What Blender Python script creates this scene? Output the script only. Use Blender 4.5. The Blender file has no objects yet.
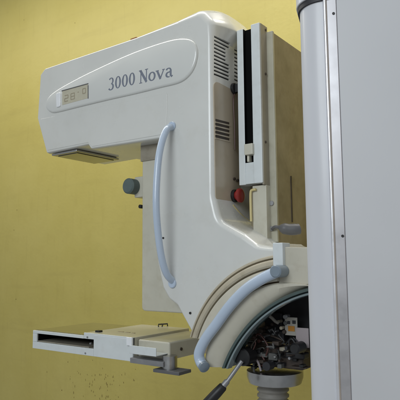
import bpy, bmesh, math, random
from mathutils import Vector, Matrix
random.seed(7)
PI = math.pi
scene = bpy.context.scene
COL = scene.collection

# ------------------------------------------------------------------ camera
CZ = 1.30
F = 542.0                      # focal length in photo pixels (400 wide)
PITCH = math.atan(62/542); ROLL = 0.0084
DH = Vector((-.5878, .8090, 0)); RH = Vector((.8090, .5878, 0)); UPZ = Vector((0, 0, 1))
fw = DH*math.cos(PITCH) + UPZ*math.sin(PITCH)
up0 = -DH*math.sin(PITCH) + UPZ*math.cos(PITCH)
rt = RH*math.cos(ROLL) - up0*math.sin(ROLL)
up = up0*math.cos(ROLL) + RH*math.sin(ROLL)
CAM = Vector((0, 0, CZ))
def ray(px, py): return fw + rt*((px-200)/F) - up*((py-200)/F)
def PX(px, py, X):
    d = ray(px, py); return CAM + d*((X-CAM.x)/d.x)
def PY(px, py, Y):
    d = ray(px, py); return CAM + d*((Y-CAM.y)/d.y)
def PZ(px, py, Z):
    d = ray(px, py); return CAM + d*((Z-CAM.z)/d.z)

cam_d = bpy.data.cameras.new('camera'); cam_d.lens = F/400*36; cam_d.sensor_width = 36
cam_d.clip_start = .02; cam_d.clip_end = 200
cam = bpy.data.objects.new('camera', cam_d); COL.objects.link(cam)
R = Matrix((rt, up, -fw)).transposed()
cam.matrix_world = Matrix.Translation(CAM) @ R.to_4x4()
scene.camera = cam

# ------------------------------------------------------------------ materials
def srgb(r, g, b):
    f = lambda c: (c/255/12.92) if c <= 10 else ((c/255+.055)/1.055)**2.4
    return (f(r), f(g), f(b))
def mat(name, col, rough=.4, metal=0, coat=0, var=.06, vscale=9, grime=None, gamt=.35, bump=0, bscale=120, spec=.5, trans=0):
    m = bpy.data.materials.new(name); m.use_nodes = True
    nt = m.node_tree; b = nt.nodes['Principled BSDF']
    N = nt.nodes.new; L = nt.links.new
    b.inputs['Roughness'].default_value = rough
    b.inputs['Metallic'].default_value = metal
    b.inputs['Coat Weight'].default_value = coat; b.inputs['Coat Roughness'].default_value = .14
    b.inputs['Specular IOR Level'].default_value = spec
    b.inputs['Transmission Weight'].default_value = trans
    tc = N('ShaderNodeTexCoord')
    n1 = N('ShaderNodeTexNoise'); n1.inputs['Scale'].default_value = vscale; n1.inputs['Detail'].default_value = 6; n1.inputs['Roughness'].default_value = .62
    L(tc.outputs['Object'], n1.inputs['Vector'])
    r1 = N('ShaderNodeMapRange'); r1.inputs['From Min'].default_value = .3; r1.inputs['From Max'].default_value = .7
    r1.inputs['To Min'].default_value = 1-var; r1.inputs['To Max'].default_value = 1+var
    L(n1.outputs['Fac'], r1.inputs['Value'])
    mu = N('ShaderNodeMix'); mu.data_type = 'RGBA'; mu.blend_type = 'MULTIPLY'; mu.inputs[0].default_value = 1
    mu.inputs[6].default_value = (*col, 1)
    L(r1.outputs['Result'], mu.inputs[7])
    out = mu.outputs[2]
    if grime:
        n2 = N('ShaderNodeTexNoise'); n2.inputs['Scale'].default_value = vscale*2.3; n2.inputs['Detail'].default_value = 9; n2.inputs['Roughness'].default_value = .7
        L(tc.outputs['Object'], n2.inputs['Vector'])
        r2 = N('ShaderNodeMapRange'); r2.inputs['From Min'].default_value = .52; r2.inputs['From Max'].default_value = .78
        r2.inputs['To Max'].default_value = gamt; r2.clamp = True
        L(n2.outputs['Fac'], r2.inputs['Value'])
        mg = N('ShaderNodeMix'); mg.data_type = 'RGBA'
        L(r2.outputs['Result'], mg.inputs[0]); L(out, mg.inputs[6]); mg.inputs[7].default_value = (*grime, 1)
        out = mg.outputs[2]
    L(out, b.inputs['Base Color'])
    rr = N('ShaderNodeMapRange'); rr.inputs['From Min'].default_value = .3; rr.inputs['From Max'].default_value = .7
    rr.inputs['To Min'].default_value = max(.02, rough-.06); rr.inputs['To Max'].default_value = rough+.08
    L(n1.outputs['Fac'], rr.inputs['Value']); L(rr.outputs['Result'], b.inputs['Roughness'])
    if bump:
        n3 = N('ShaderNodeTexNoise'); n3.inputs['Scale'].default_value = bscale; n3.inputs['Detail'].default_value = 4
        L(tc.outputs['Object'], n3.inputs['Vector'])
        bp = N('ShaderNodeBump'); bp.inputs['Strength'].default_value = bump; bp.inputs['Distance'].default_value = .002
        L(n3.outputs['Fac'], bp.inputs['Height']); L(bp.outputs['Normal'], b.inputs['Normal'])
    return m
WHITE = mat('white_enamel', (.665, .67, .645), .28, coat=.6, var=.03, vscale=5, grime=(.42, .38, .27), gamt=.16, bump=.02, bscale=220)
BAND = mat('gloss_white', (.67, .68, .66), .22, coat=.8, var=.02, vscale=5)
IVORY = mat('aged_ivory', (.56, .54, .45), .38, coat=.3, var=.05, vscale=8, grime=(.30, .24, .13), gamt=.28)
TAN = mat('yellowed_plastic', (.33, .27, .18), .40, coat=.3, var=.10, vscale=7, grime=(.2, .14, .07), gamt=.4)
BEIGE = mat('beige_rubber', (.46, .41, .31), .42, coat=.2, var=.07, vscale=12, grime=(.22, .16, .08), gamt=.4)
BROWN = mat('stained_brown_paint', (.29, .245, .155), .55, var=.3, vscale=7, grime=(.14, .10, .05), gamt=.55, bump=.15)
GREYP = mat('grey_beige_shadow', (.31, .28, .22), .45, var=.10, vscale=10, grime=(.15, .12, .08), gamt=.5)
CREAM = mat('cream_moulding', (.55, .52, .43), .36, coat=.3, var=.05, vscale=10, grime=(.28, .2, .11), gamt=.3)
SEAL = mat('brown_seal', (.16, .11, .06), .6, var=.2, vscale=14)
SHADETAN = mat('shade_tan_casing', (.47, .405, .31), .32, coat=.5, var=.06, vscale=6, grime=(.28, .2, .11), gamt=.3)  # warm shade of the lower back face, put into the colour
STRIP = mat('lit_khaki_face', (.44, .42, .33), .42, var=.08, vscale=10, grime=(.2, .16, .09), gamt=.35)
RAILW = mat('rail_white', (.68, .72, .73), .34, coat=.3, var=.04, vscale=14, grime=(.38, .33, .25), gamt=.22)
BLUE = mat('pale_blue_vinyl', (.48, .57, .70), .30, coat=.5, var=.03, grime=(.4, .42, .45), gamt=.15)
VOID = mat('matt_black', (.004, .004, .004), .9, var=.1, spec=.1)
BLACK = mat('black_plastic', (.012, .012, .013), .42, var=.2)
DARK = mat('dark_charcoal', (.022, .022, .026), .5, var=.25, vscale=30)
DARKBR = mat('dark_brown_casting', (.055, .040, .032), .45, var=.3, vscale=30)
GREYG = mat('grey_green_rubber', (.10, .135, .13), .5, var=.1, vscale=25)
GREY = mat('slate_grey_plastic', (.12, .12, .125), .5, var=.1)
RED = mat('red_plastic', (.26, .02, .018), .3, coat=.5, var=.08)
YEL = mat('cream_yellow', (.62, .52, .25), .4, var=.06)
STEEL = mat('brushed_steel', (.50, .50, .50), .32, metal=1, var=.08, vscale=40)
ALU = mat('aluminium_profile', (.52, .51, .53), .40, metal=.8, var=.02, vscale=30)
ALUB = mat('bright_aluminium', (.80, .80, .84), .30, metal=.6, var=.04, vscale=30)
DULL = mat('dull_zinc', (.33, .33, .34), .5, metal=.7, var=.1, vscale=30)
MIRROR = mat('dark_carbon_plate', (.10, .09, .05), .16, coat=.8, var=.1, vscale=15)
CABW = mat('cabinet_grey_white', (.61, .615, .65), .38, coat=.15, var=.015, vscale=3, grime=(.42, .40, .38), gamt=.08)
PANEL = mat('cabinet_panel_grey', (.615, .625, .655), .46, var=.03, vscale=2.5, bump=.04, bscale=300)
RUBBER = mat('black_gasket', (.025, .024, .03), .55, var=.1)
INK = mat('blue_grey_ink', (.17, .19, .24), .5, var=.08, vscale=60)
LCD = mat('lcd_cream', (.52, .49, .38), .25, coat=.5, var=.05, vscale=40)
LCDI = mat('lcd_segment', (.33, .29, .21), .4)
GLOSSW = mat('clear_white_gloss', (.85, .87, .9), .08, coat=1)
GLASS = mat('green_acrylic', (.055, .085, .08), .10, coat=1, var=.15, vscale=20)
GLASSE = mat('blue_green_acrylic_edge', (.19, .24, .25), .14, coat=1, var=.15, vscale=18)
LABELW = mat('paper_label', (.36, .34, .30), .6, var=.05)
LABELP = mat('pinkish_label', (.36, .31, .32), .6, var=.05)
ORANGE = mat('orange_print', (.45, .19, .02), .6)
GOLD = mat('brass_bar', (.50, .38, .16), .35, metal=.8, var=.1)
COPPER = mat('copper_wire', (.085, .035, .03), .4, var=.1)
HOSE = mat('grey_hose', (.22, .205, .18), .55, var=.12, vscale=30)
CHARG = mat('grey_terminal', (.11, .11, .105), .5, var=.2, vscale=30)

# ------------------------------------------------------------------ mesh helpers
def finish(name, bm, m, parent=None, bevel=0, seg=3, smooth=True, angle=40, recalc=True):
    if recalc: bmesh.ops.recalc_face_normals(bm, faces=bm.faces)
    me = bpy.data.meshes.new(name); bm.to_mesh(me); bm.free()
    if smooth:
        for p in me.polygons: p.use_smooth = True
        me.set_sharp_from_angle(angle=math.radians(angle))
    me.materials.append(m)
    o = bpy.data.objects.new(name, me); COL.objects.link(o)
    if parent is not None: o.parent = parent; 
    if bevel:
        b = o.modifiers.new('bevel', 'BEVEL'); b.width = bevel; b.segments = seg; b.limit_method = 'ANGLE'; b.angle_limit = math.radians(35)
        b.harden_normals = False
        w = o.modifiers.new('wn', 'WEIGHTED_NORMAL'); w.keep_sharp = False
        for e in me.edges: e.use_edge_sharp = False
    return o
def empty(name, loc):
    o = bpy.data.objects.new(name, None); COL.objects.link(o); o.location = loc; o.empty_display_size = .1
    return o
def add_box(bm, x0, x1, y0, y1, z0, z1, M=None):
    v = [bm.verts.new((x, y, z)) for x in (x0, x1) for y in (y0, y1) for z in (z0, z1)]
    for f in ((0,1,3,2), (4,6,7,5), (0,4,5,1), (2,3,7,6), (0,2,6,4), (1,5,7,3)): bm.faces.new([v[i] for i in f])
    if M is not None:
        for q in v: q.co = M @ q.co
    return v
def basis(d, ref=Vector((0, 0, 1))):
    d = d.normalized()
    if abs(d.dot(ref)) > .97: ref = Vector((1, 0, 0))
    a = d.cross(ref).normalized(); return a, a.cross(d).normalized()
def add_tube(bm, pts, r, seg=16, caps=True, rs=None):
    pts = [Vector(p) for p in pts]; rings = []
    a = None
    for i, p in enumerate(pts):
        d = (pts[min(i+1, len(pts)-1)] - pts[max(i-1, 0)]).normalized()
        if a is None: a, b = basis(d)
        else:
            a = (a - d*a.dot(d)).normalized(); b = a.cross(d).normalized()
        rr = rs[i] if rs else r
        rings.append([bm.verts.new(p + (a*math.cos(t) + b*math.sin(t))*rr) for t in [2*PI*k/seg for k in range(seg)]])
    for q, w in zip(rings, rings[1:]):
        for k in range(seg): bm.faces.new((q[k], q[(k+1)%seg], w[(k+1)%seg], w[k]))
    if caps: bm.faces.new(rings[0][::-1]); bm.faces.new(rings[-1])
def add_cyl(bm, p0, p1, r, seg=24, r1=None, ch=0):
    p0, p1 = Vector(p0), Vector(p1); r1 = r if r1 is None else r1
    if ch:
        d = (p1-p0).normalized()
        add_tube(bm, [p0, p0+d*ch, p1-d*ch, p1], r, seg, rs=[r-ch, r, r1, r1-ch])
    else: add_tube(bm, [p0, p1], r, seg, rs=[r, r1])
def crom(pts, n=8):
    pts = [Vector(p) for p in pts]; P = [2*pts[0]-pts[1]] + pts + [2*pts[-1]-pts[-2]]; o = []
    for i in range(1, len(P)-2):
        a, b, c, d = P[i-1:i+3]
        for k in range(n):
            t = k/n
            o.append(.5*((2*b) + (c-a)*t + (2*a-5*b+4*c-d)*t*t + (3*b-a-3*c+d)*t**3))
    o.append(pts[-1]); return o
def round_poly(pts, seg=5):
    """pts: (u, v, radius, *extra) -> dense outline [(u, v, *extra)]"""
    out = []; n = len(pts)
    for i in range(n):
        p = pts[i]; a = Vector(pts[i-1][:2]); b = Vector(p[:2]); c = Vector(pts[(i+1) % n][:2])
        r = p[2]; ex = tuple(p[3:])
        d1 = a-b; d2 = c-b; l1, l2 = d1.length, d2.length
        if r <= 0: out.append((*b, *ex)); continue
        d1 /= l1; d2 /= l2
        ang = math.acos(max(-1, min(1, d1.dot(d2))))
        t = min(r/math.tan(ang/2), .48*l1, .48*l2)
        s, e = b+d1*t, b+d2*t
        for k in range(seg+1):
            q = k/seg
            out.append((*(s*(1-q)**2 + b*2*q*(1-q) + e*q*q), *ex))
    return out
def prism(bm, outline, y0, y1):
    """outline of (x, z) extruded along Y"""
    A = [bm.verts.new((p[0], y0, p[1])) for p in outline]; B = [bm.verts.new((p[0], y1, p[1])) for p in outline]
    n = len(A)
    bm.faces.new(A); bm.faces.new(B[::-1])
    for i in range(n): bm.faces.new((A[i], B[i], B[(i+1)%n], A[(i+1)%n]))
def xz(p): return (p.x, p.z)

# ------------------------------------------------------------------ the wall
Y0 = 1.30                       # plane of the machine's near side
YW = 2.45
def build_wall():
    m = bpy.data.materials.new('yellow_wall_paint'); m.use_nodes = True
    nt = m.node_tree; b = nt.nodes['Principled BSDF']; N = nt.nodes.new; L = nt.links.new
    tc = N('ShaderNodeTexCoord')
    def noise(scale, det=6, rough=.6, vec=None):
        n = N('ShaderNodeTexNoise'); n.inputs['Scale'].default_value = scale; n.inputs['Detail'].default_value = det; n.inputs['Roughness'].default_value = rough
        L(vec or tc.outputs['Object'], n.inputs['Vector']); return n
    def rng(src, a, c, lo, hi):
        r = N('ShaderNodeMapRange'); r.inputs['From Min'].default_value = a; r.inputs['From Max'].default_value = c
        r.inputs['To Min'].default_value = lo; r.inputs['To Max'].default_value = hi; L(src, r.inputs['Value']); return r.outputs['Result']
    def mixc(fac, c1, c2):
        x = N('ShaderNodeMix'); x.data_type = 'RGBA'; L(fac, x.inputs[0])
        if isinstance(c1, tuple): x.inputs[6].default_value = (*c1, 1)
        else: L(c1, x.inputs[6])
        x.inputs[7].default_value = (*c2, 1); return x.outputs[2]
    base = mixc(rng(noise(1.6).outputs['Fac'], .35, .65, 0, 1), (.48, .405, .105), (.515, .44, .13))
    base = mixc(rng(noise(7, 8, .7).outputs['Fac'], .5, .75, 0, .22), base, (.38, .30, .07))
    mp = N('ShaderNodeMapping'); mp.inputs['Scale'].default_value = (18, 1, 2.2); L(tc.outputs['Object'], mp.inputs['Vector'])
    base = mixc(rng(noise(1.5, 7, .65, mp.outputs['Vector']).outputs['Fac'], .55, .8, 0, .22), base, (.30, .23, .05))
    mp2 = N('ShaderNodeMapping'); mp2.inputs['Scale'].default_value = (.9, 1, 9); L(tc.outputs['Object'], mp2.inputs['Vector'])
    base = mixc(rng(noise(1.3, 5, .55, mp2.outputs['Vector']).outputs['Fac'], .56, .74, 0, .22), base, (.34, .27, .075))
    L(base, b.inputs['Base Color']); b.inputs['Roughness'].default_value = .5
    n = noise(55, 5); n2 = noise(6, 3)
    bp = N('ShaderNodeBump'); bp.inputs['Strength'].default_value = .22; bp.inputs['Distance'].default_value = .004; L(n.outputs['Fac'], bp.inputs['Height'])
    bp2 = N('ShaderNodeBump'); bp2.inputs['Strength'].default_value = .15; bp2.inputs['Distance'].default_value = .02; L(n2.outputs['Fac'], bp2.inputs['Height'])
    L(bp.outputs['Normal'], bp2.inputs['Normal']); L(bp2.outputs['Normal'], b.inputs['Normal'])
    w = empty('wall', (-1.2, YW, 0)); w['label'] = 'yellow painted plaster wall with brown drips and specks behind the machine'; w['category'] = 'wall'
    bm = bmesh.new(); add_box(bm, -5.2, 2.6, YW, YW+.12, 0, 4.6)
    o = finish('painted_plaster', bm, m, w, smooth=False); o.data.transform(Matrix.Translation(-w.location))
    # brown drips and specks of dirt on the paint
    st = mat('brown_stain', (.25, .185, .05), .6, var=.3, vscale=40)
    fa = mat('faint_brown_smear', (.31, .245, .06), .6, var=.15, vscale=20)
    bm = bmesh.new()
    def blot(px, py, w_, h_, n=9):
        c = PY(px, py, YW); s = c.y/ .81/F*1.0
        vs = []
        for k in range(n):
            t = 2*PI*k/n; q = random.uniform(.6, 1.15)
            vs.append(bm.verts.new((c.x + math.cos(t)*w_*s*q, YW-.0012, c.z + math.sin(t)*h_*s*q)))
        f = bm.faces.new(vs)
    rs = random.Random(11)
    for i in range(64):
        px = min(150, max(52, rs.gauss(97, 15))); py = rs.uniform(374, 401) if i > 5 else rs.uniform(360, 374)
        blot(px, py, rs.uniform(.2, .45), rs.uniform(.4, 1.8))
    for px, py in ((17, 210), (14, 230), (90, 281), (68, 362), (62, 390), (113, 377), (16, 299), (47, 372), (24, 20), (75, 23)):
        blot(px, py, .6, .8)
    def flat(bm): 
        for f in bm.faces:
            if f.normal.y > 0: f.normal_flip()
    bm.normal_update(); flat(bm)
    o = finish('dirt_drip', bm, st, w, smooth=False, recalc=False); o.data.transform(Matrix.Translation(-w.location)); o['kind'] = 'stuff'
    return w
wall = build_wall()

# ------------------------------------------------------------------ the machine
root = empty('mammography_machine', (-.62, 1.55, 0))
root['label'] = 'white hospital x-ray breast imaging machine with pale blue handles before the yellow wall'
root['category'] = 'medical machine'
RINV = Matrix.Translation(-root.location)
def part(name, bm, m, parent=None, **k):
    o = finish(name, bm, m, None, **k)
    o.data.transform(RINV)                      # mesh in the machine's own frame
    o.parent = parent if parent is not None else root
    return o

# hub circle
HC = PY(294, 390, Y0)
RO = (Vector(xz(PY(220, 284, Y0))) - Vector(xz(HC))).length
ZCUT = PY(215, 366, Y0).z
def ringpt(fr, deg): return (HC.x - RO*fr*math.cos(math.radians(deg)), HC.z + RO*fr*math.sin(math.radians(deg)))

# ---- gantry body: side outline with rounded shoulders, domed towards the middle
# px, py, corner radius(px), round weight, dome weight
OUT = [(47,152,1.5,.3,0), (38,118,3,.3,0), (41,75,3,.3,.0), (45,69.5,3,.35,.05), (135,39.5,0,.5,.2), (178,24,14,.8,.6), (198,16.5,7,1,1),
       (205.8,24,7,1,.8), (206.85,37,0,1,0), (208.2,198,30,1,0), (214,224,22,1,0), (240,239,40,1,0), (256,250,16,.8,0), (313,255,0,.6,0), (313,300,0,0,0)]
body_px = [(xz(PY(a, b, Y0)), r/330, w, d) for a, b, r, w, d in OUT]
poly = [(p[0], p[1], r, w, d) for p, r, w, d in body_px]
for dg in range(96, 23, -8):
    q = ringpt(.84, dg); poly.append((q[0], q[1], 0, 0, 0))
for a, b, r, w, d in [(196,338,0,.2,0), (190,326,6,.4,0), (178,303,4,.6,0), (170,297,4,.6,0), (164.5,287,5,.6,0), (159,262,8,.6,0), (156.5,215,0,.6,0),
                      (158,170,8,.6,0), (161,136.5,4,.4,0), (91,147.5,1.5,.3,0), (88.5,143.3,.5,.3,0)]:
    q = xz(PY(a, b, Y0)); poly.append((q[0], q[1], r/330, w, d))
dense = round_poly(poly, 6)
# signed area to get the outward normal
ar = sum(dense[i][0]*dense[(i+1)%len(dense)][1]-dense[(i+1)%len(dense)][0]*dense[i][1] for i in range(len(dense)))
sg = 1 if ar > 0 else -1
nrm = []
for i in range(len(dense)):
    a = Vector(dense[i-1][:2]); c = Vector(dense[(i+1)%len(dense)][:2]); t = (c-a).normalized()
    nrm.append(Vector((t.y, -t.x))*sg)
RR = .018
THK = .30
def roundf(dy): 
    q = min(1, dy/RR); return RR*math.sqrt(max(0, 1-(1-q)**2))
def domef(dy): return .036*math.sin(PI/2*min(1, dy/.12))
sl = [0, .0008, .003, .0065, .011, .016, .021, .035, .06, .09, .12, .16, .20, .24, THK]
bm = bmesh.new(); rings = []
for dy in sl:
    e = roundf(dy)
    dm = domef(dy) if dy <= .16 else .036*math.cos((dy-.16)/(THK-.16)*1.0)
    rings.append([bm.verts.new((p[0]+n.x*(e*p[2]+dm*p[3]), Y0+dy, p[1]+n.y*(e*p[2]+dm*p[3]))) for p, n in zip(dense, nrm)])
for q, w in zip(rings, rings[1:]):
    for k in range(len(q)): bm.faces.new((q[k], q[(k+1)%len(q)], w[(k+1)%len(q)], w[k]))
bm.faces.new(rings[0]); bm.faces.new(rings[-1][::-1])
body = part('gantry_body', bm, WHITE, angle=50)
wn = body.modifiers.new('wn', 'WEIGHTED_NORMAL'); wn.keep_sharp = True; wn.weight = 80

def plate(name, pts, m, parent, y0, y1, bevel=.002, seg=3, radii=None, plane=Y0):
    """flat raised shape given in side-view positions"""
    bm = bmesh.new()
    o = round_poly([(*xz(PY(p[0], p[1], plane)), (p[2] if len(p) > 2 else 0)/330) for p in pts], 6)
    prism(bm, o, y0, y1)
    return part(name, bm, m, parent, bevel=bevel, seg=seg)

plate('lower_cover', [(49,117.5,2), (167.5,93,2), (166.5,131.5,4), (160,135,1), (92,146.6,1), (88.5,142.5,.5), (47.6,150.4,1), (40.5,119,2)], WHITE, body, Y0-.0016, Y0+.004, .003)
# raised name band, a long drop shape with a domed face
def name_band():
    BP = [(58,112.4), (51.5,112.2), (47.6,108.6), (47.2,103), (50,97.2), (57,91), (72,82.2), (95,70.5), (132,53.8), (165,42.2), (183,38.8), (194,41.5), (198.3,51), (196.5,64), (190.5,75), (180,82.8), (160,88), (135,94.2), (110,99.8), (80,107)]
    pts = [(50,113.5,4), (46.5,104,5), (50,96,6), (90,73.5,0), (132,54,14), (176,40.5,12), (195,40,9), (199.5,53,9), (193,74,13), (179,83.5,13), (140,93,0), (110,99.8,0)]
    P = [Vector(p) for p in BP]; n_ = len(P); o = []
    for i in range(n_):
        a, b, c, d = P[i-1], P[i], P[(i+1)%n_], P[(i+2)%n_]
        for k in range(8):
            t = k/8; o.append(.5*((2*b) + (c-a)*t + (2*a-5*b+4*c-d)*t*t + (3*b-a-3*c+d)*t**3))
    o = [xz(PY(q.x, q.y, Y0)) for q in o]
    c = sum((Vector(p[:2]) for p in o), Vector((0, 0)))/len(o)
    bm = bmesh.new(); rg = []
    for ins, dy in ((0, .002), (0, -.0035), (.0015, -.0058), (.0035, -.0072), (.005, -.0081), (.0065, -.0086)):
        k = []
        for i, p in enumerate(o):
            a = Vector(o[i-1][:2]); b = Vector(o[(i+1) % len(o)][:2]); t = (b-a).normalized(); n = Vector((-t.y, t.x))
            if n.dot(c-Vector(p[:2])) < 0: n = -n
            q = Vector(p[:2]) + n*ins
            k.append(bm.verts.new((q.x, Y0+dy, q.y)))
        rg.append(k)
    for q, w in zip(rg, rg[1:]):
        for i in range(len(q)): bm.faces.new((q[i], q[(i+1)%len(q)], w[(i+1)%len(q)], w[i]))
    bm.faces.new(rg[-1])
    return part('name_band', bm, BAND, body, angle=60)
band = name_band()
YB = Y0-.0086

# display window
plate('display_window', [(62.3,91.3), (88,84.2), (88,98.2), (62.3,105.2)], LCD, body, YB-.0008, YB+.002, .0004, plane=YB)
# bezel edge along the top and right of the display
bm = bmesh.new()
def bar_px(bm, a, b, w, y0, y1, plane):
    A = Vector(xz(PY(*a, plane))); B = Vector(xz(PY(*b, plane))); t = (B-A).normalized(); n = Vector((-t.y, t.x))*w/2
    prism(bm, [A-n, B-n, B+n, A+n], y0, y1)
bar_px(bm, (62,91), (88.4,83.7), .0030, YB-.0022, YB+.001, YB)
bar_px(bm, (88.3,85.3), (88.3,98.6), .0022, YB-.0020, YB+.001, YB)
part('display_bezel', bm, GREY, body)
# seven segment figures
bm = bmesh.new()
def lcd_pt(u, v):                     # u 0..1 across, v 0..1 up, on the display
    x = 62.3+25.7*u; yb = 105.2-7.0*u; return (x, yb-14*v)
SEG = {'8': 'abcdefg', '0': 'abcdef', '2': 'abged'}
SP = {'a': ((0,1),(1,1)), 'b': ((1,1),(1,.5)), 'c': ((1,.5),(1,0)), 'd': ((0,0),(1,0)), 'e': ((0,.5),(0,0)), 'f': ((0,1),(0,.5)), 'g': ((0,.5),(1,.5))}
for ch, u0, u1, v0, v1 in (('2', .10, .23, .20, .62), ('8', .34, .48, .22, .64), ('0', .80, .91, .42, .76)):
    for s in SEG[ch]:
        (a, b), (c, d) = SP[s]
        bar_px(bm, lcd_pt(u0+(u1-u0)*a, v0+(v1-v0)*b), lcd_pt(u0+(u1-u0)*c, v0+(v1-v0)*d), .0032, YB-.0011-.00002*ord(s)%.0003, YB-.0006, YB)
bar_px(bm, lcd_pt(.60, .62), lcd_pt(.65, .62), .003, YB-.0011, YB-.0006, YB)
part('display_figures', bm, LCDI, body, smooth=False)
plate('highlight_pill', [(56.8,93.8,2), (61.2,92.4,2), (61.0,106.6,2), (57.2,107.6,2)], GLOSSW, body, YB-.0045, YB+.004, .0015, plane=YB)  # white pill added as the bright highlight on the band's rounded end

# lettering 3000 Nova (serif strokes built as flat shapes)
bm = bmesh.new()
P0 = PY(108.6, 90.6, YB); P1 = PY(175.2, 75.6, YB)
TX = (P1-P0); TL = TX.length; TX = TX.normalized(); TX.y = 0; TZ = Vector((0, 0, 1))
ASP = .150
TH = TL*ASP                          # figure height
lay = [0]
def T(u, v): return P0 + TX*(u*TL) + TZ*(v*TH) + TX*(v*TH*.02)
def poly3(pts):
    lay[0] += 1
    y = YB-.0003-.000012*lay[0]
    vs = [bm.verts.new((T(*p).x, y, T(*p).z)) for p in pts]
    bk = [bm.verts.new((T(*p).x, YB+.0005, T(*p).z)) for p in pts]
    n = len(vs); bm.faces.new(vs); bm.faces.new(bk[::-1])
    for i in range(n): bm.faces.new((vs[i], bk[i], bk[(i+1)%n], vs[(i+1)%n]))
def stroke(pts, ws):
    """variable-width stroke: short quads along the line"""
    P = [Vector((p[0], p[1]*ASP)) for p in pts]; L_, R_ = [], []
    for i in range(len(P)):
        t = (P[min(i+1, len(P)-1)]-P[max(i-1, 0)]).normalized(); n = Vector((-t.y, t.x))*ws[i]/2
        L_.append(P[i]+n); R_.append(P[i]-n)
    poly3([(p.x, p.y/ASP) for p in L_] + [(p.x, p.y/ASP) for p in R_[::-1]])
def arc(cu, cv, ru, rv, a0, a1, wthin, wthick, n=14):
    pts, ws = [], []
    for k in range(n+1):
        a = math.radians(a0+(a1-a0)*k/n); pts.append((cu+ru*math.cos(a), cv+rv*math.sin(a))); ws.append(wthin+(wthick-wthin)*abs(math.cos(a))**1.3)
    stroke(pts, ws)
def zero(u):
    arc(u+.046, .5, .034, .455, 90, 270, .010, .026); arc(u+.046, .5, .034, .455, -90, 90, .010, .026)
def three(u):
    arc(u+.038, .73, .030, .235, 150, -80, .010, .024); arc(u+.036, .265, .037, .245, 85, -150, .010, .026)
three(.0); zero(.105); zero(.215); zero(.325)
def serif(u, v, w): stroke([(u-w, v), (u+w, v)], [.009, .009])
u = .485                                # N
stroke([(u+.022, .0), (u+.022, 1)], [.013]*2); stroke([(u+.105, 1), (u+.105, 0)], [.013]*2); stroke([(u+.014, .98), (u+.108, .02)], [.030]*2)
serif(u+.022, .02, .022); serif(u+.012, .98, .020); serif(u+.105, .98, .022)
arc(.672, .34, .040, .305, 90, 270, .011, .025); arc(.672, .34, .040, .305, -90, 90, .011, .025)   # o
u = .735                                # v
stroke([(u+.012, .66), (u+.060, .0)], [.026]*2); stroke([(u+.105, .66), (u+.058, .02)], [.013]*2); serif(u+.012, .66, .022); serif(u+.102, .66, .018)
u = .865                                # a
arc(u+.042, .50, .030, .155, 165, 0, .011, .020); stroke([(u+.073, .50), (u+.073, .12), (u+.085, .02), (u+.102, .06)], [.025, .025, .022, .010])
arc(u+.046, .19, .034, .175, 70, 290, .011, .024); stroke([(u+.050, .37), (u+.072, .42)], [.012, .012])
part('lettering', bm, INK, body, smooth=False)

# ribbed front edge of the head
bm = bmesh.new()
for k in range(15):
    a = PY(40.4-.1*k*.4+.2, 75+2.5*k, Y0); add_box(bm, a.x-.004, a.x+.006, Y0+.004, Y0+.24, a.z-.0016, a.z+.0016)
part('front_grille', bm, WHITE, body, smooth=False)
# small chip of orange on top edge of the head
a = PY(135, 39.6, Y0+.012); bm = bmesh.new(); add_box(bm, a.x-.016, a.x+.012, Y0+.006, Y0+.03, a.z-.004, a.z+.0055)
part('latch', bm, mat('orange_brown_latch', (.35, .17, .06), .5), body, bevel=.001)

# back face details; the back face is the plane X = XB
XB = PY(207.45, 110, Y0).x + .0182
def backquad(bm, pts, x0, x1):
    A = [PX(*p, XB) for p in pts]
    q = [bm.verts.new((x0, a.y, a.z)) for a in A]; w = [bm.verts.new((x1, a.y, a.z)) for a in A]; n = len(q)
    bm.faces.new(q); bm.faces.new(w[::-1])
    for i in range(n): bm.faces.new((q[i], w[i], w[(i+1)%n], q[(i+1)%n]))
def slots_top():
    for k in range(11):
        y = 36.5+3.75*k; xr = 229.3 if k not in (2, 3, 4, 5) else 226.0
        sl_ = .52-.012*k; yield [(214.2, y-.95), (xr, y-.95+(xr-214.2)*sl_), (xr, y+.95+(xr-214.2)*sl_), (214.2, y+.95)]
def slots_far():
    for k in range(9):
        y = 49+3.7*k; yield [(234.2, y), (239.5, y+2.4), (239.5, y+4.0), (234.2, y+1.6)]
def slots_mid():
    for k in range(5):
        y = 118.8+4.0*k; yield [(215.3, y), (229.0, y+3.6), (229.0, y+6.4), (215.3, y+3.0)]
bm = bmesh.new()
for g in (slots_top, slots_far):
    for q in g(): backquad(bm, q, XB-.013, XB+.03)
bmesh.ops.recalc_face_normals(bm, faces=bm.faces)
me = bpy.data.meshes.new('cutter'); bm.to_mesh(me); bm.free(); me.transform(RINV)
cut = bpy.data.objects.new('cutter', me); COL.objects.link(cut); cut.matrix_world = Matrix.Translation(root.location)
body.modifiers.remove(wn)
bo = body.modifiers.new('cut', 'BOOLEAN'); bo.object = cut; bo.operation = 'DIFFERENCE'; bo.solver = 'EXACT'
bpy.context.view_layer.update()
ev = body.evaluated_get(bpy.context.evaluated_depsgraph_get()); nm = bpy.data.meshes.new_from_object(ev)
body.modifiers.clear(); body.data = nm; bpy.data.objects.remove(cut); bpy.data.meshes.remove(me)
for p in nm.polygons: p.use_smooth = True
nm.set_sharp_from_angle(angle=math.radians(50))
wn = body.modifiers.new('wn', 'WEIGHTED_NORMAL'); wn.keep_sharp = True; wn.weight = 80
for g, m_ in ((slots_top, BLACK), (slots_far, BLACK)):
    bm = bmesh.new()
    for q in g(): backquad(bm, q, XB-.0128, XB-.004)
    part('vent_grille', bm, m_, body, smooth=False)
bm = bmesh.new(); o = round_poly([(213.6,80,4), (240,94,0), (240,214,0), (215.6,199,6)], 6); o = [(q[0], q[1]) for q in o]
zz = [q for q in o if q[1] < 116.5]; 
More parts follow.
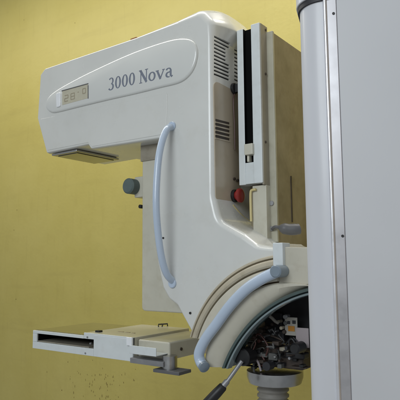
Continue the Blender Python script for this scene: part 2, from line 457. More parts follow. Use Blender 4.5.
backquad(bm, o, XB-.004, XB+.0007)
rc_ = part('rear_shade_panel', bm, SHADETAN, body)  # flush panel added to carry the back face's tan shade in its colour
bm = bmesh.new()
for q in slots_mid(): backquad(bm, q, XB, XB+.0009)
part('vent_grille', bm, DARKBR, body, smooth=False)
bm = bmesh.new()
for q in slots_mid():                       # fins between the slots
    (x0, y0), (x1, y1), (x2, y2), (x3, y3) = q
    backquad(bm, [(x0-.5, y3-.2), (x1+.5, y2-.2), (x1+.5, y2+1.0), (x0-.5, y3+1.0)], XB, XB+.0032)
part('vent_fin', bm, SHADETAN, body, smooth=False)
bm = bmesh.new(); a = PX(233, 89, XB)
add_cyl(bm, a, a+Vector((.010, 0, 0)), .018, ch=.002); add_box(bm, a.x+.009, a.x+.024, a.y-.004, a.y+.004, a.z-.013, a.z+.013)
part('key_switch', bm, BLACK, body)
bm = bmesh.new(); add_tube(bm, crom([a+Vector((.006, 0, -.015)), PX(233.5, 102, XB+.005), PX(234.5, 125, XB+.006), PX(235, 150, XB+.005)]), .0022, 8)
part('thin_cable', bm, COPPER, body)
bm = bmesh.new(); a = PX(233.8, 196, XB)
add_cyl(bm, a+Vector((-.004, 0, 0)), a+Vector((.010, 0, 0)), .020, ch=.002)
bt = part('button_collar', bm, BLACK, body)
bm = bmesh.new()
add_tube(bm, [a+Vector((.008, 0, 0)), a+Vector((.016, 0, 0)), a+Vector((.020, 0, 0)), a+Vector((.026, 0, 0)), a+Vector((.0285, 0, 0)), a+Vector((.0295, 0, 0))], .02, 28, rs=[.014, .015, .0225, .0225, .019, .012])
part('emergency_button', bm, RED, body)
for q in ((233.5, 179), (236.8, 180.5)):
    bm = bmesh.new(); a = PX(*q, XB); add_cyl(bm, a, a+Vector((.006, 0, 0)), .0045, 12); part('screw', bm, DARKBR, body)
bm = bmesh.new(); a = PY(190.5, 313, Y0); add_cyl(bm, (a.x, Y0+.004, a.z), (a.x, Y0-.003, a.z), .0036, 12); part('screw', bm, BLACK, body)
bm = bmesh.new(); a = PY(163.5, 238, Y0); add_cyl(bm, (a.x, Y0+.004, a.z), (a.x, Y0-.003, a.z), .003, 12); part('screw', bm, BLACK, body)

# collimator plates below the head
zc0 = PY(77, 146.5, Y0+.02).z
A = PY(55, 155.3, Y0+.025); B = PY(77.3, 150.0, Y0+.025); C_ = PZ(107.5, 158.5, B.z)
bm = bmesh.new(); add_box(bm, A.x, B.x+.004, Y0+.02, C_.y+.015, B.z+.001, B.z+.022)
col = part('collimator', bm, DULL, bevel=.002)
bm = bmesh.new(); add_box(bm, A.x-.004, B.x+.01, Y0+.012, C_.y+.022, B.z-.008, B.z-.0005)
part('chrome_plate', bm, STEEL, col, bevel=.0025)
bm = bmesh.new(); add_box(bm, A.x+.014, B.x-.006, Y0+.03, C_.y+.008, B.z-.0105, B.z-.0075)
part('glass_window', bm, MIRROR, col)

# compression carriage in front of the column
YC = Y0+.055
a = PY(141.8, 230, YC); zt = PY(150, 130, YC).z; zb = PY(160, 312, YC).z; x1 = PY(182, 230, YC).x
bm = bmesh.new(); prism(bm, round_poly([(a.x, zt, 0), (a.x, zb, .016), (x1, zb, 0), (x1, zt, 0)], 6), YC, YC+.20)
car = part('compression_carriage', bm, IVORY, bevel=.005)
zs = PY(150, 160.5, YC).z
bm = bmesh.new(); add_box(bm, a.x-.004, x1, YC-.004, YC+.2, zs, zt+.002); part('carriage_shadow_band', bm, GREYP, car, bevel=.002)  # darker box added for the shadow across the top of the carriage
k = PY(131.8, 186.5, YC)
bm = bmesh.new(); add_box(bm, k.x, a.x+.004, YC+.012, YC+.06, k.z-.038, k.z+.034); part('knob_mount', bm, IVORY, car, bevel=.004)
bm = bmesh.new(); add_cyl(bm, (k.x, YC-.022, k.z), (k.x, YC+.03, k.z), .0268, 40, ch=.005); part('adjustment_knob', bm, GREYG, car)
k = PY(140.2, 206.5, YC)
bm = bmesh.new(); add_cyl(bm, (k.x, YC-.004, k.z), (k.x, YC+.02, k.z), .0065, 20, ch=.002); part('stop_knob', bm, BLACK, car)

# upper grab handle: a bow standing off the side
XA = PY(172.5, 205, Y0).x
hp = [PX(p[0], p[1], XA) for p in ((173.2,126.5), (166.5,130), (159.8,151), (156.8,180), (156.4,212), (160.2,250), (166.2,273), (173.2,283.2))]
hp[0].y = Y0+.01; hp[-1].y = Y0+.01
bm = bmesh.new(); add_tube(bm, crom(hp, 10), .0108, 24)
gh = part('grab_handle', bm, BLUE)
for q in (hp[0], hp[-1]):
    bm = bmesh.new(); add_cyl(bm, (q.x, Y0+.003, q.z), (q.x, Y0-.006, q.z), .0145, 28, ch=.002); part('handle_mount', bm, BLUE, gh)

# hub rings
GC = PY(351, 449, Y0); GR = (Vector(xz(PY(270, 305, Y0)))-Vector(xz(GC))).length
def glasspt(fr, deg): return (GC.x - GR*fr*math.cos(math.radians(deg)), GC.z + GR*fr*math.sin(math.radians(deg)))
def inner_fr(deg):                         # where the glass circle is met, as a fraction of RO
    d = Vector((-math.cos(math.radians(deg)), math.sin(math.radians(deg)))); w_ = Vector(xz(HC))-Vector(xz(GC))
    b_ = w_.dot(d); c_ = w_.length_squared-(GR*1.002)**2; q = b_*b_-c_
    return min(.782, (-b_+math.sqrt(q))/RO) if q > 0 else .6
ZCOL = PY(194, 337, Y0).z
def ring(prof, a0=6, a1=150, n=90, at=None, zc=None):
    at = at or ringpt
    bm = bmesh.new(); R_ = []
    for k in range(n+1):
        dg = a0+(a1-a0)*k/n
        pr = prof(dg) if callable(prof) else prof
        R_.append([bm.verts.new((at(fr, dg)[0], Y0+y, at(fr, dg)[1])) for fr, y in pr])
    m_ = len(pr)
    for q, w in zip(R_, R_[1:]):
        for i in range(m_): bm.faces.new((q[i], w[i], w[(i+1)%m_], q[(i+1)%m_]))
    bm.faces.new(R_[0]); bm.faces.new(R_[-1][::-1])
    g = bmesh.ops.bisect_plane(bm, geom=bm.verts[:]+bm.edges[:]+bm.faces[:], plane_co=(0, 0, zc or ZCUT), plane_no=(0, 0, 1), clear_inner=True)
    ed = [e for e in g['geom_cut'] if isinstance(e, bmesh.types.BMEdge)]
    if ed: bmesh.ops.holes_fill(bm, edges=ed)
    return bm
part('hub_collar', ring([(1.0, .06), (1.0, -.006), (.992, -.010), (.980, -.011), (.974, -.006), (.974, .06)], zc=ZCOL, a1=86), BEIGE, angle=35)
part('hub_collar', ring([(.970, .06), (.970, -.007), (.962, -.014), (.950, -.017), (.925, -.018), (.912, -.015), (.908, -.006), (.908, .06)], zc=ZCOL, a1=86), BEIGE, angle=35)
part('hub_collar', ring([(.902, .05), (.902, -.010), (.893, -.018), (.88, -.021), (.80, -.024), (.79, .05)], zc=ZCOL, a1=84), CREAM, angle=35)
part('hub_seal', ring([(.985, .055), (.985, -.003), (.775, -.004), (.775, .055)], zc=ZCOL), SEAL, angle=35)
def cover_prof(dg):
    f = inner_fr(dg); g = lambda t: f+(.787-f)*t
    return [(.787, .05), (.787, -.016), (g(.9), -.021), (g(.6), -.021), (g(.25), -.012), (g(.04), -.002), (f, .004), (f, .05)]
part('hub_cover', ring(cover_prof), CREAM, angle=35, bevel=.003)
part('acrylic_rim', ring([(1.0, .05), (1.0, -.010), (.992, -.017), (.975, -.017), (.971, -.010), (.971, .05)], 15, 100, at=glasspt), GLASS, angle=35)
part('acrylic_rim', ring([(.968, .006), (.968, -.010), (.962, -.016), (.951, -.015), (.948, -.010), (.948, .006)], 15, 100, at=glasspt), GLASSE, angle=35)
plate('hub_plate', [(280.5,247,1), (316,247.5), (316,283), (300,286), (280.5,291)], CREAM, root, Y0-.010, Y0+.04, .004)
# lower handle on the hub
YHH = Y0-.038
hp = [PY(p[0], p[1], YHH) for p in ((206.5,366), (200.5,361.5), (199.2,353), (205,340), (216,325), (230,306), (246,289.5), (262,278.8), (277,271.5))]
hp[0].y -= .012
bm = bmesh.new(); add_tube(bm, crom(hp, 8), .0150, 24)
hh = part('grab_handle', bm, BLUE)
def endcap(c, d, r):
    bm = bmesh.new(); d = d.normalized(); add_tube(bm, [c-d*.004, c+d*.004, c+d*.006], r, 24, rs=[r, r, r*.8]); return bm
part('end_cap', endcap(hp[0], hp[0]-crom(hp, 8)[1], .0155), mat('slate_blue_cap', (.20, .25, .30), .35, coat=.4), hh)
c = PY(277.8, 271.2, YHH); bm = bmesh.new(); add_cyl(bm, (c.x+.002, YHH-.019, c.z), (c.x+.002, YHH+.03, c.z), .0165, 28, ch=.003)
part('end_cap', bm, mat('slate_blue_cap', (.20, .25, .30), .35, coat=.4), hh)
c2 = PY(275, 243, Y0-.01); c3 = PY(285.5, 268, Y0-.01)
bm = bmesh.new(); add_box(bm, c2.x, c3.x, Y0-.024, Y0+.02, c3.z, c2.z); part('handle_bracket', bm, RAILW, hh, bevel=.002)

# guide rail with slot
YR = 1.40
xr0 = PY(238, 110, YR).x; xr1 = PY(261.5, 110, YR).x; zr1 = PY(258, 23, YR).z; zr0 = PY(250, 184.3, YR).z
xs0 = PY(244.2, 100, YR).x; xs1 = PY(252.6, 100, YR).x; zs0 = PY(250, 162.3, YR).z
bm = bmesh.new()
add_box(bm, xr0, xs0, YR, YR+.042, zr0, zr1-.004); 
rail = part('guide_rail', bm, RAILW, bevel=.0015)
bm = bmesh.new(); add_box(bm, xs1, xr1, YR-.003, YR+.042, zr0+.0012, zr1); part('rail_face', bm, RAILW, rail, bevel=.0018)
bm = bmesh.new(); add_box(bm, xs0-.0005, xs1+.0005, YR+.002, YR+.042, zr0+.002, zs0); part('rail_foot', bm, RAILW, rail, bevel=.0008)
bm = bmesh.new(); add_box(bm, xs0-.001, xs1+.001, YR+.012, YR+.040, zs0-.01, zr1-.006); add_box(bm, xs0-.0004, xs0+.0007, YR+.0005, YR+.0118, zs0+.0002, zr1-.005); part('slot_channel', bm, VOID, rail, smooth=False)
bm = bmesh.new(); add_box(bm, xr1-.004, xr1+.0025, YR+.002, YR+.043, zr0-.004, zr1-.001); part('side_plate', bm, GREYP, rail, bevel=.001)
a = PY(244.3, 144.3, YR-.012); b_ = PY(252.8, 154, YR-.012)
bm = bmesh.new(); add_box(bm, a.x, b_.x, YR-.014, YR+.02, b_.z, a.z); add_box(bm, a.x+.003, a.x+.011, YR-.004, YR+.02, b_.z-.02, b_.z+.002)
part('slider_knob', bm, IVORY, rail, bevel=.002)
for q in ((265.5, 30), (265.5, 74), (265.5, 142)):
    c = PX(*q, xr1+.0025); bm = bmesh.new(); add_cyl(bm, c-Vector((.002, 0, 0)), c+Vector((.002, 0, 0)), .004, 14); part('screw', bm, DARKBR, rail)

# column
xc1 = PY(276.2, 130, YR+.045).x; zc1 = PY(271, 32, YR+.045).z; zcb = PY(270, 242.5, YR+.045).z
bm = bmesh.new(); add_box(bm, xr0+.012, xc1-.002, YR+.045, YR+.52, zcb-.06, zc1-.003)
colm = part('support_column', bm, BROWN, bevel=.002)
bm = bmesh.new(); add_box(bm, PY(267.3, 130, YR+.037).x, xc1, YR+.037, YR+.0475, zcb, zc1); part('lit_near_face', bm, STRIP, colm, bevel=.0025)  # column's near face, light falling on it painted as a paler colour
bm = bmesh.new(); c = PX(291.3, 176, xc1); d = PX(291.3, 222, xc1)
add_box(bm, xc1-.003, xc1+.0008, c.y-.0022, c.y+.0022, d.z, c.z); part('panel_seam', bm, DARKBR, colm, smooth=False)
for q in ((271.8, 203.3), (272, 228.7)):
    c = PY(*q, YR+.037); bm = bmesh.new(); add_cyl(bm, (c.x, YR+.037, c.z), (c.x, YR+.033, c.z), .0075, 20, ch=.001)
    s = part('screw', bm, DULL, colm)
# lever of the column
pts = [PY(272.2, 229, YR+.03), PY(275, 226.8, YR+.02), PY(279, 227.3, YR+.02), PY(284, 228.5, YR+.022), PY(290, 229.5, YR+.03), PY(297, 229.2, YR+.04), PY(299.5, 228.8, YR+.045)]
bm = bmesh.new(); add_tube(bm, crom(pts, 4), .01, 14, rs=[.0045]*8+[.006, .009, .012, .014]+[.0165]*4+[.017]*4+[.016]*4+[.012][:1])
part('clamp_lever', bm, GREY, colm)
# block below the rail
a = PY(252, 188.5, YR+.01); b_ = PY(267, 242, YR+.01)
bm = bmesh.new(); add_box(bm, a.x, b_.x, YR+.012, YR+.12, b_.z, zr0-.004)
blk = part('lower_block', bm, IVORY, bevel=.002)
bm = bmesh.new(); add_tube(bm, crom([PY(256, 189.5, YR+.005), PY(252.5, 190, YR+.005), PY(250.6, 193, YR+.005), PY(250.8, 210, YR+.005), PY(251.2, 221.5, YR+.005)], 6), .0038, 14)
part('lit_edge_bar', bm, YEL, blk)  # cream bar added for the lit edge of the block's hidden side
bm = bmesh.new(); add_tube(bm, crom([PX(233, 205, XB+.004), PX(238, 211, XB+.008), PX(245, 218, XB+.012), PX(251.5, 222, XB+.02)], 6), .0022, 10)
part('cream_cable', bm, YEL, blk)
c = PY(269.5, 248, YR); bm = bmesh.new(); add_cyl(bm, (c.x, YR+.02, c.z), (c.x, YR+.05, c.z), .006, 16); part('brass_bolt', bm, GOLD, blk)

# image receptor
YD = Y0
def dz(px, py): return PY(px, py, YD).z
xl = PY(33.5, 340, YD).x; xm = PY(84, 340, YD).x; xe = PY(133, 345, YD).x
ztL = dz(60, 333.2); zbL = dz(60, 351.4); ztR = dz(108, 335.2)
YF = PZ(97, 323.2, ztL).y
sx0 = PY(37.2, 340, YD).x; sx1 = PY(94, 340, YD).x; szt = dz(60, 335.9); szb = dz(60, 344.6)
bm = bmesh.new()
add_box(bm, xl, xm, YD+.006, YF, szt, ztL)                # roof of the slot
add_box(bm, xl, sx1, YD+.006, YF, zbL, szb)               # floor of the slot
add_box(bm, sx1, xe, YD+.006, YF, zbL+.0005, ztR)         # closed block
add_box(bm, xl, sx0, YD+.006, YF, szb-.001, szt+.001)
add_box(bm, xm-.001, sx1+.001, YD+.006, YF, szt+.0005, ztR)
rec = part('image_receptor', bm, IVORY, bevel=.0012)
bm = bmesh.new()                                        # white frame round the slot
add_box(bm, xl-.002, xm, YD-.002, YD+.0055, szt, ztL+.001); add_box(bm, xl-.002, sx1, YD-.002, YD+.0055, zbL-.001, szb)
add_box(bm, xl-.002, sx0, YD-.002, YD+.0055, szb+.0003, szt-.0003)
part('slot_frame', bm, RAILW, rec, bevel=.001)
bm = bmesh.new(); add_box(bm, sx1+.0003, xe+.001, YD-.002, YD+.0055, zbL-.001, ztR-.004); add_box(bm, xm+.0003, xe+.001, YD-.0015, YD+.0055, szt+.0003, ztR+.001)
part('side_panel', bm, RAILW, rec, bevel=.0012)
bm = bmesh.new(); add_box(bm, sx0, sx1, YD+.14, YD+.16, szb, szt); part('slot_interior', bm, VOID, rec, smooth=False)
bm = bmesh.new(); add_box(bm, sx0+.001, sx1-.028, YD+.003, YD+.14, szb+.0005, szb+.004); part('cassette', bm, GREYP, rec, bevel=.0008)
bm = bmesh.new(); add_box(bm, sx0+.0005, sx1-.0005, YD+.001, YD+.135, szt-.0005, szt+.0004)
add_box(bm, sx1-.0006, sx1+.0004, YD+.001, YD+.135, szb, szt); add_box(bm, sx0-.0004, sx0+.0006, YD+.004, YD+.135, szb, szt)
part('slot_lining', bm, VOID, rec, smooth=False)
bm = bmesh.new(); add_box(bm, xl+.003, xm-.001, YD+.008, YF-.004, ztL-.002, ztL+.0022); part('carbon_top', bm, MIRROR, rec, bevel=.001)
bm = bmesh.new(); c = PZ(98.5, 332.2, ztR); add_box(bm, c.x-.012, c.x+.008, c.y-.005, c.y+.012, ztR-.002, ztR+.006); part('latch', bm, BLACK, rec, bevel=.001)
for q, w in (((121, 331.8), .012), ((128, 332.5), .009), ((133.5, 333.2), .006)):
    c = PZ(*q, ztR); bm = bmesh.new(); add_box(bm, c.x-w, c.x+w, c.y-.004, c.y+.004, ztR-.001, ztR+.0012); part('worn_mark', bm, TAN, rec, bevel=.0005)
for q in ((90.5, 343.5), (87.5, 337.2), (85.5, 353.2)):
    c = PY(*q, YD-.002); bm = bmesh.new(); add_cyl(bm, (c.x, YD+.002, c.z), (c.x, YD-.004, c.z), .0032, 12); part('screw', bm, DULL, rec)
a = PY(126.8, 336.8, YD-.006); b_ = PY(132.3, 346, YD-.006)
bm = bmesh.new(); add_box(bm, a.x, b_.x, YD-.009, YD, b_.z, a.z); part('corner_clip', bm, GLOSSW, rec, bevel=.002)
bm = bmesh.new(); c = PY(133, 338, YD); d = PY(133, 345, YD); add_box(bm, xe+.0015, xe+.0035, YD-.001, YD+.003, d.z, c.z); part('end_gap', bm, BLACK, rec, smooth=False)

# receptor arm
YA = YD+.02
ax1 = PY(169.5, 350, YA).x; azt = PY(150, 340.5, YA).z; azb = PY(150, 358.2, YA).z
bm = bmesh.new(); prism(bm, [(xe+.002, azb), (ax1, azb), (ax1, azt), (xe+.002, azt)], YA, YF-.02)
arm = part('receptor_arm', bm, IVORY, bevel=.006)
bm = bmesh.new(); add_box(bm, ax1-.03, PY(212, 350, YA).x, YA+.15, YF-.05, azb+.003, azt-.006); part('arm_root', bm, TAN, arm, bevel=.003)
bm = bmesh.new(); c = PX(181, 349, ax1); add_cyl(bm, c-Vector((.002, 0, 0)), c+Vector((.003, 0, 0)), .005, 14); part('screw', bm, DARKBR, arm)
ca = PZ(158.5, 326.8, ztR); cb = PZ(167.5, 326.2, ztR)
bm = bmesh.new()
hgt = .009
add_tube(bm, [ca, ca+Vector((0, 0, hgt)), cb+Vector((0, 0, hgt)), cb], .0026, 8)
add_tube(bm, [(ca+cb)/2+Vector((0, 0, hgt)), (ca+cb)/2+Vector((.004, -.01, .002))], .0024, 8); part('wire_catch', bm, BLACK, arm)
YT = YD-.035
a = PY(129.3, 345.2, YT); b_ = PY(156, 356.8, YT)
bm = bmesh.new(); add_box(bm, a.x, b_.x, YT, YT+.003, b_.z, a.z); add_box(bm, a.x, b_.x, YT+.003, YD+.02, b_.z, b_.z+.003)
tray = part('side_tray', bm, RAILW, arm, bevel=.001)
a = PY(130, 357.6, YT+.02); b_ = PY(163, 361.8, YT+.02)
bm = bmesh.new(); add_box(bm, a.x, b_.x, YT+.02, YD+.05, a.z-.016, a.z); part('steel_strip', bm, DULL, arm, bevel=.001)
c = PY(169.5, 357, YD+.01); d = PY(169.5, 368.5, YD+.01)
bm = bmesh.new(); add_cyl(bm, (c.x, YD+.012, c.z+.004), (c.x, YD+.012, d.z), .0225, 28); part('clamp_post', bm, STEEL, arm)
bm = bmesh.new(); a = PY(154, 369, YD-.015); b_ = PY(180, 369, YD-.015); add_box(bm, a.x, b_.x, YD-.02, YD+.04, d.z-.010, d.z-.0005); part('post_base', bm, GREY, arm, bevel=.0015)

# drive mechanism inside the open hub
ZM = PY(270, 350, Y0+.1).z
bm = bmesh.new()
o = [glasspt(1.13, dg) for dg in range(6, 96, 4)] + [(glasspt(1, 95)[0]+.02, ZM-.01)]
o = [(x, max(z, ZM)) for x, z in o]
o = [p for i, p in enumerate(o) if i == 0 or (Vector(p)-Vector(o[i-1])).length > 1e-4]
prism(bm, o, Y0+.15, Y0+.27)
mech = part('drive_mechanism', bm, DARK, angle=30)
MD = .045
def mbox(name, x0, y0, x1, y1, dep, th, m, bev=.002, par=mech):
    dep += MD; th *= .75
    a = PY(x0, y0, Y0+dep); b = PY(x1, y1, Y0+dep)
    bm = bmesh.new(); add_box(bm, a.x, b.x, Y0+dep, Y0+dep+th, b.z, a.z); return part(name, bm, m, par, bevel=bev)
def mcyl(name, x, y, dep, th, r, m, par=mech, ch=.001):
    dep += MD*(name != 'pinion')
    c = PY(x, y, Y0+dep); bm = bmesh.new(); add_cyl(bm, (c.x, Y0+dep, c.z), (c.x, Y0+dep+th, c.z), r, 24, ch=ch); return part(name, bm, m, par)
def mbar(name, pts, dep, r, m, par=mech, n=6):
    dep += MD
    bm = bmesh.new(); add_tube(bm, crom([PY(*p, Y0+dep) for p in pts], n), r, 10); return part(name, bm, m, par)
mbox('casting', 252, 340, 303, 371, .05, .12, DARKBR, .006)
mbox('casting', 262, 330, 284, 346, .07, .08, DARK, .004)
mbox('motor_box', 263, 312, 282, 336, .09, .08, DARK, .004)
mbox('cross_member', 236, 343, 282, 347, .035, .05, DARKBR, .002)
mbox('cross_member', 236, 365, 262, 367.6, .02, .03, BLACK, .002)
mbox('terminal_block', 268, 353, 277, 361, .035, .03, CHARG, .002)
mbox('casting', 285, 352, 304, 360, .03, .05, BLACK, .004)
mbox('casting', 290, 366, 306, 369.5, .02, .04, DARKBR, .002)
mbox('terminal_block', 279, 347, 288, 352, .03, .03, GREYP, .002)
mbox('terminal_block', 256, 352, 262, 357, .03, .02, CHARG, .001)
mbox('terminal_block', 273, 362, 284, 367, .035, .02, DARK, .001)
mcyl('pinion', 241.5, 357.5, .01, .05, .024, BLACK, ch=.004)
mcyl('pinion', 294, 349, .02, .05, .015, BLACK, ch=.004)
mcyl('pinion', 266, 366.5, .03, .03, .012, DARK)
mcyl('bolt_head', 263, 337.5, .06, .02, .006, STEEL)
mcyl('bolt_head', 258.5, 341, .03, .02, .005, COPPER)
mcyl('bolt_head', 289, 358.5, .02, .02, .004, DULL)
mcyl('bolt_head', 274.5, 357, .03, .01, .004, STEEL)
mbox('brass_bar', 266, 342.3, 290, 344.8, .03, .01, GOLD, .001)
mbox('label_plate', 284.6, 317, 297.5, 336, .05, .004, LABELW, .0006)
mbox('warning_print', 288, 325.8, 294.6, 331.5, .0485, .001, ORANGE, 0)
mbox('warning_print', 287.2, 321, 290.0, 324.2, .0485, .001, DARK, 0)
mbox('warning_print', 292.2, 320.4, 295.6, 324.0, .0485, .001, DARK, 0)
mbox('label_plate', 295.6, 327.5, 309, 348, .045, .004, LABELP, .0006)
mcyl('connector', 253.5, 325.5, .03, .05, .0105, mat('tan_connector', (.30, .22, .13), .5, var=.2, vscale=40))
mcyl('connector', 243.5, 331.5, .02, .03, .006, CHARG)
mcyl('connector', 247.5, 334.5, .02, .03, .005, BEIGE)
mbar('cable', [(268, 315), (272, 318), (275, 321), (278.5, 323)], .04, .0045, LABELW)
mbar('cable', [(254, 339), (258, 334), (263, 338), (268, 347), (266, 356)], .03, .0026, COPPER)
mbar('cable', [(250, 347), (253, 355), (258, 362), (261, 371)], .02, .0032, LABELP)
mbar('cable', [(249, 346), (248, 354), (253, 360), (254, 372)], .025, .0034, CHARG)
mbar('cable', [(278, 350), (280, 360), (272, 366), (262, 369)], .02, .003, BLACK)
mbar('cable', [(244, 334), (252, 340), (262, 334), (272, 336), (284, 341)], .045, .003, DARKBR)
mbar('cable', [(258, 312), (266, 306), (280, 300), (298, 296)], .06, .004, DARK)
mbar('cable', [(286, 344), (292, 339), (298, 349), (304, 352)], .03, .0035, BLACK)
rs = random.Random(5)
for i in range(44):
    x, y = rs.uniform(240, 300), rs.uniform(336, 366)
    if y > 352 and x < 250: continue
    mbox('gear_block', x, y, x+rs.uniform(1.5, 7), y+rs.uniform(1, 5), rs.uniform(.0, .07), .03, rs.choice([DARK, DARKBR, BLACK, DARKBR, CHARG]), .0015)
for i in range(26):
    x, y = rs.uniform(246, 300), rs.uniform(306, 366)
    mcyl('bolt_head', x, max(y, 340-(x-246)*.6), rs.uniform(.035, .06), .02, rs.uniform(.003, .006), rs.choice([CHARG, DULL, DARKBR, BEIGE]))

for i in range(12):
    x, y = rs.uniform(248, 296), rs.uniform(322, 358); y = max(y, 345-(x-246)*.6)
    P = [(x, y)]
    for k in range(3): P.append((P[-1][0]+rs.uniform(-6, 6), min(368, P[-1][1]+rs.uniform(-2, 7))))
    mbar('cable', P, rs.uniform(.0, .05), rs.uniform(.0014, .0028), rs.choice([BLACK, DARK, COPPER, CHARG, GREYP, DARKBR]))
# flange and hose
YFL = Y0+.13
c = PY(275, 377, YFL); e = PY(300, 377, YFL); rf = (e-c).length*1.02
zt_ = PY(275, 371.5, YFL).z; zb_ = PY(275, 382.5, YFL).z
bm = bmesh.new(); add_tube(bm, [(c.x, YFL, z) for z in (zt_+.006, zt_+.004, zt_, zt_-.012, zb_+.002, zb_)], rf, 48, rs=[rf*.93, rf, rf, rf, rf*.93, rf*.88])
part('hose_flange', bm, STEEL, angle=30)
bm = bmesh.new(); pts = []; rsx = []
z = zb_; k = 0
c2 = PY(273, 390, YFL)
while z > zb_-.34:
    pts.append((c2.x, YFL, z)); rsx.append(.046 if k % 4 in (0, 1) else .0405); z -= .0042; k += 1
add_tube(bm, pts, .045, 32, rs=rsx); part('corrugated_hose', bm, HOSE, angle=80)

# release lever with black grip
a = PY(242, 361, Y0+.0); b_ = PY(221.5, 388, Y0-.03); c = PY(200, 406, Y0-.06)
d = b_ + (c-b_)
bm = bmesh.new(); add_tube(bm, [a, PY(228, 380.5, Y0-.02), PY(227, 381.5, Y0-.02), b_], .0055, 16, rs=[.0055, .0055, .0085, .0085]); lev = part('release_lever', bm, DULL)
g = PY(224, 385.5, Y0-.025); h = PY(200, 411, Y0-.06)
bm = bmesh.new(); add_tube(bm, [g, g+(h-g)*.05, g+(h-g)*.3, g+(h-g)*.8, h], .0125, 20, rs=[.009, .0125, .014, .0145, .012]); part('lever_grip', bm, BLACK, lev)

# ------------------------------------------------------------------ generator cabinet at the right, close to the camera
D0 = 1.0
cab = empty('generator_cabinet', DH*1.25 + RH*.40)
cab['label'] = 'grey white cabinet with rounded corner and aluminium edge strip at right'
cab['category'] = 'cabinet'
CA = math.radians(17)
PIV = RH*((331-200)/F) + DH*1.0
MC = Matrix.Translation(PIV) @ Matrix((RH*math.cos(CA)-DH*math.sin(CA), DH*math.cos(CA)+RH*math.sin(CA), UPZ)).transposed().to_4x4() @ Matrix.Translation((-(331-200)/F, -1.0, 0))          # local (right, forward, up) -> world, origin under the camera
def cpart(name, bm, m, parent=None, **k):
    o = finish(name, bm, m, None, **k); o.data.transform(Matrix.Translation(-cab.location) @ MC); o.parent = parent or cab; return o
MCI = MC.inverted()
def cr(px):                               # distance along the front panel for a direction seen at mid height
    d = Vector(RH*((px-200)/F) + DH); o_ = MCI @ Vector((0, 0, 0)); q = (MCI @ d) - o_
    return o_.x + q.x*((D0-o_.y)/q.y)
rs_, rc = cr(331.0), .050
ztop = CZ + (PZ(298, 13, 5).z-CZ)*0 + (D0+rc)*((PY(298, 13, Y0)-CAM).z/((PY(298, 13, Y0)-CAM).dot(DH)))
def corner_outline(r, ex=0):
    pts = [(1.05, D0-ex), (rs_, D0-ex)]
    for k in range(1, 21):
        t = PI/2*k/20; pts.append((rs_-math.sin(t)*r, D0+rc-math.cos(t)*r))
    pts += [(rs_-r, 1.55), (1.05, 1.55)]
    return pts
def vprism(bm, pts, z0, z1):
    A = [bm.verts.new((*p, z0)) for p in pts]; B = [bm.verts.new((*p, z1)) for p in pts]; n = len(A)
    bm.faces.new(A); bm.faces.new(B[::-1])
    for i in range(n): bm.faces.new((A[i], B[i], B[(i+1)%n], A[(i+1)%n]))
bm = bmesh.new(); vprism(bm, corner_outline(rc), .0, ztop); cpart('cabinet_body', bm, CABW, angle=25)
bm = bmesh.new(); vprism(bm, corner_outline(rc+.004, .004), ztop+.0002, ztop+.010); cpart('gasket', bm, RUBBER, angle=25)
bm = bmesh.new(); vprism(bm, corner_outline(rc+.007, .007), ztop+.0102, ztop+.075); cpart('top_cap', bm, CABW, bevel=.002)
bm = bmesh.new(); add_tube(bm, [(cr(332.8), D0-.0015, z) for z in (.0, ztop-.0005)], .0042, 14); strip = cpart('edge_strip', bm, ALUB)
bm = bmesh.new(); add_box(bm, cr(334.6), cr(344.5), D0-.0028, D0+.002, .0, ztop-.0006); cpart('strip_flange', bm, ALU, strip, bevel=.0006)
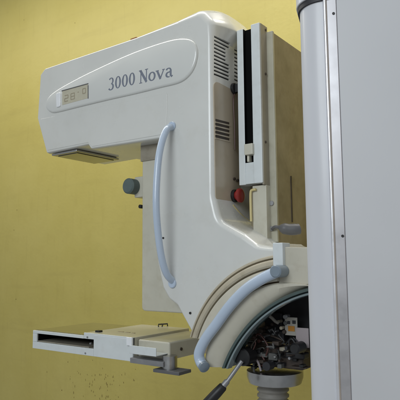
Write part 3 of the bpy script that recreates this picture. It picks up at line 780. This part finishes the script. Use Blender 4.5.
for z in ((13.5, 333.5), (236, 342.6)):
    dd = ray(z[1], z[0]); o_ = MCI @ Vector((0, 0, 0)); q_ = (MCI @ dd) - o_; p = o_ + q_*((D0-.003-o_.y)/q_.y)
    bm = bmesh.new(); add_cyl(bm, (p.x, D0-.004, CZ+p.z), (p.x, D0, CZ+p.z), .0026, 14); cpart('screw', bm, BLACK, strip)
bm = bmesh.new(); add_box(bm, cr(345.2), 1.04, D0-.0016, D0+.002, .0, ztop-.0006); cpart('front_panel', bm, PANEL, bevel=.0008)

# ------------------------------------------------------------------ light: a cool window behind the camera, soft room light
w = bpy.data.worlds.new('World'); scene.world = w; w.use_nodes = True
bg = w.node_tree.nodes['Background']; wn_ = w.node_tree.nodes.new; wl = w.node_tree.links.new
# the rest of the room: pale walls, a yellow one beyond the machine's back
tc = wn_('ShaderNodeTexCoord'); sx = wn_('ShaderNodeSeparateXYZ'); wl(tc.outputs['Generated'], sx.inputs[0])
mr = wn_('ShaderNodeMapRange'); mr.interpolation_type = 'SMOOTHSTEP'; mr.inputs['From Min'].default_value = .45; mr.inputs['From Max'].default_value = .9; wl(sx.outputs['X'], mr.inputs['Value'])
mx = wn_('ShaderNodeMix'); mx.data_type = 'RGBA'; wl(mr.outputs['Result'], mx.inputs[0]); mx.inputs[6].default_value = (.75, .79, .81, 1); mx.inputs[7].default_value = (.50, .36, .17, 1)
wl(mx.outputs[2], bg.inputs[0]); bg.inputs[1].default_value = .36
def area(name, loc, target, sx, sy, power, col):
    l = bpy.data.lights.new(name, 'AREA'); l.shape = 'ELLIPSE'; l.size = sx; l.size_y = sy; l.energy = power; l.color = col
    o = bpy.data.objects.new(name, l); COL.objects.link(o); o.location = loc
    o.rotation_euler = (Vector(target)-Vector(loc)).to_track_quat('-Z', 'Y').to_euler(); return o
area('window_light', (-.6, -1.9, 2.6), (-1.0, 1.4, 1.4), 1.9, 1.6, 50, (.89, .96, 1.0))
area('ceiling_light', (-2.6, 1.30, 3.4), (-2.6, 1.9, 1.2), 4.6, .5, 42, (1.0, .97, .88))
area('ceiling_lamp', (-.42, 1.9, 3.3), (-.5, 1.75, 1.2), .40, .40, 13, (1.0, .96, .90))

scene.view_settings.view_transform = 'Standard'; scene.view_settings.look = 'None'
scene.view_settings.gamma = 1; scene.view_settings.exposure = 0
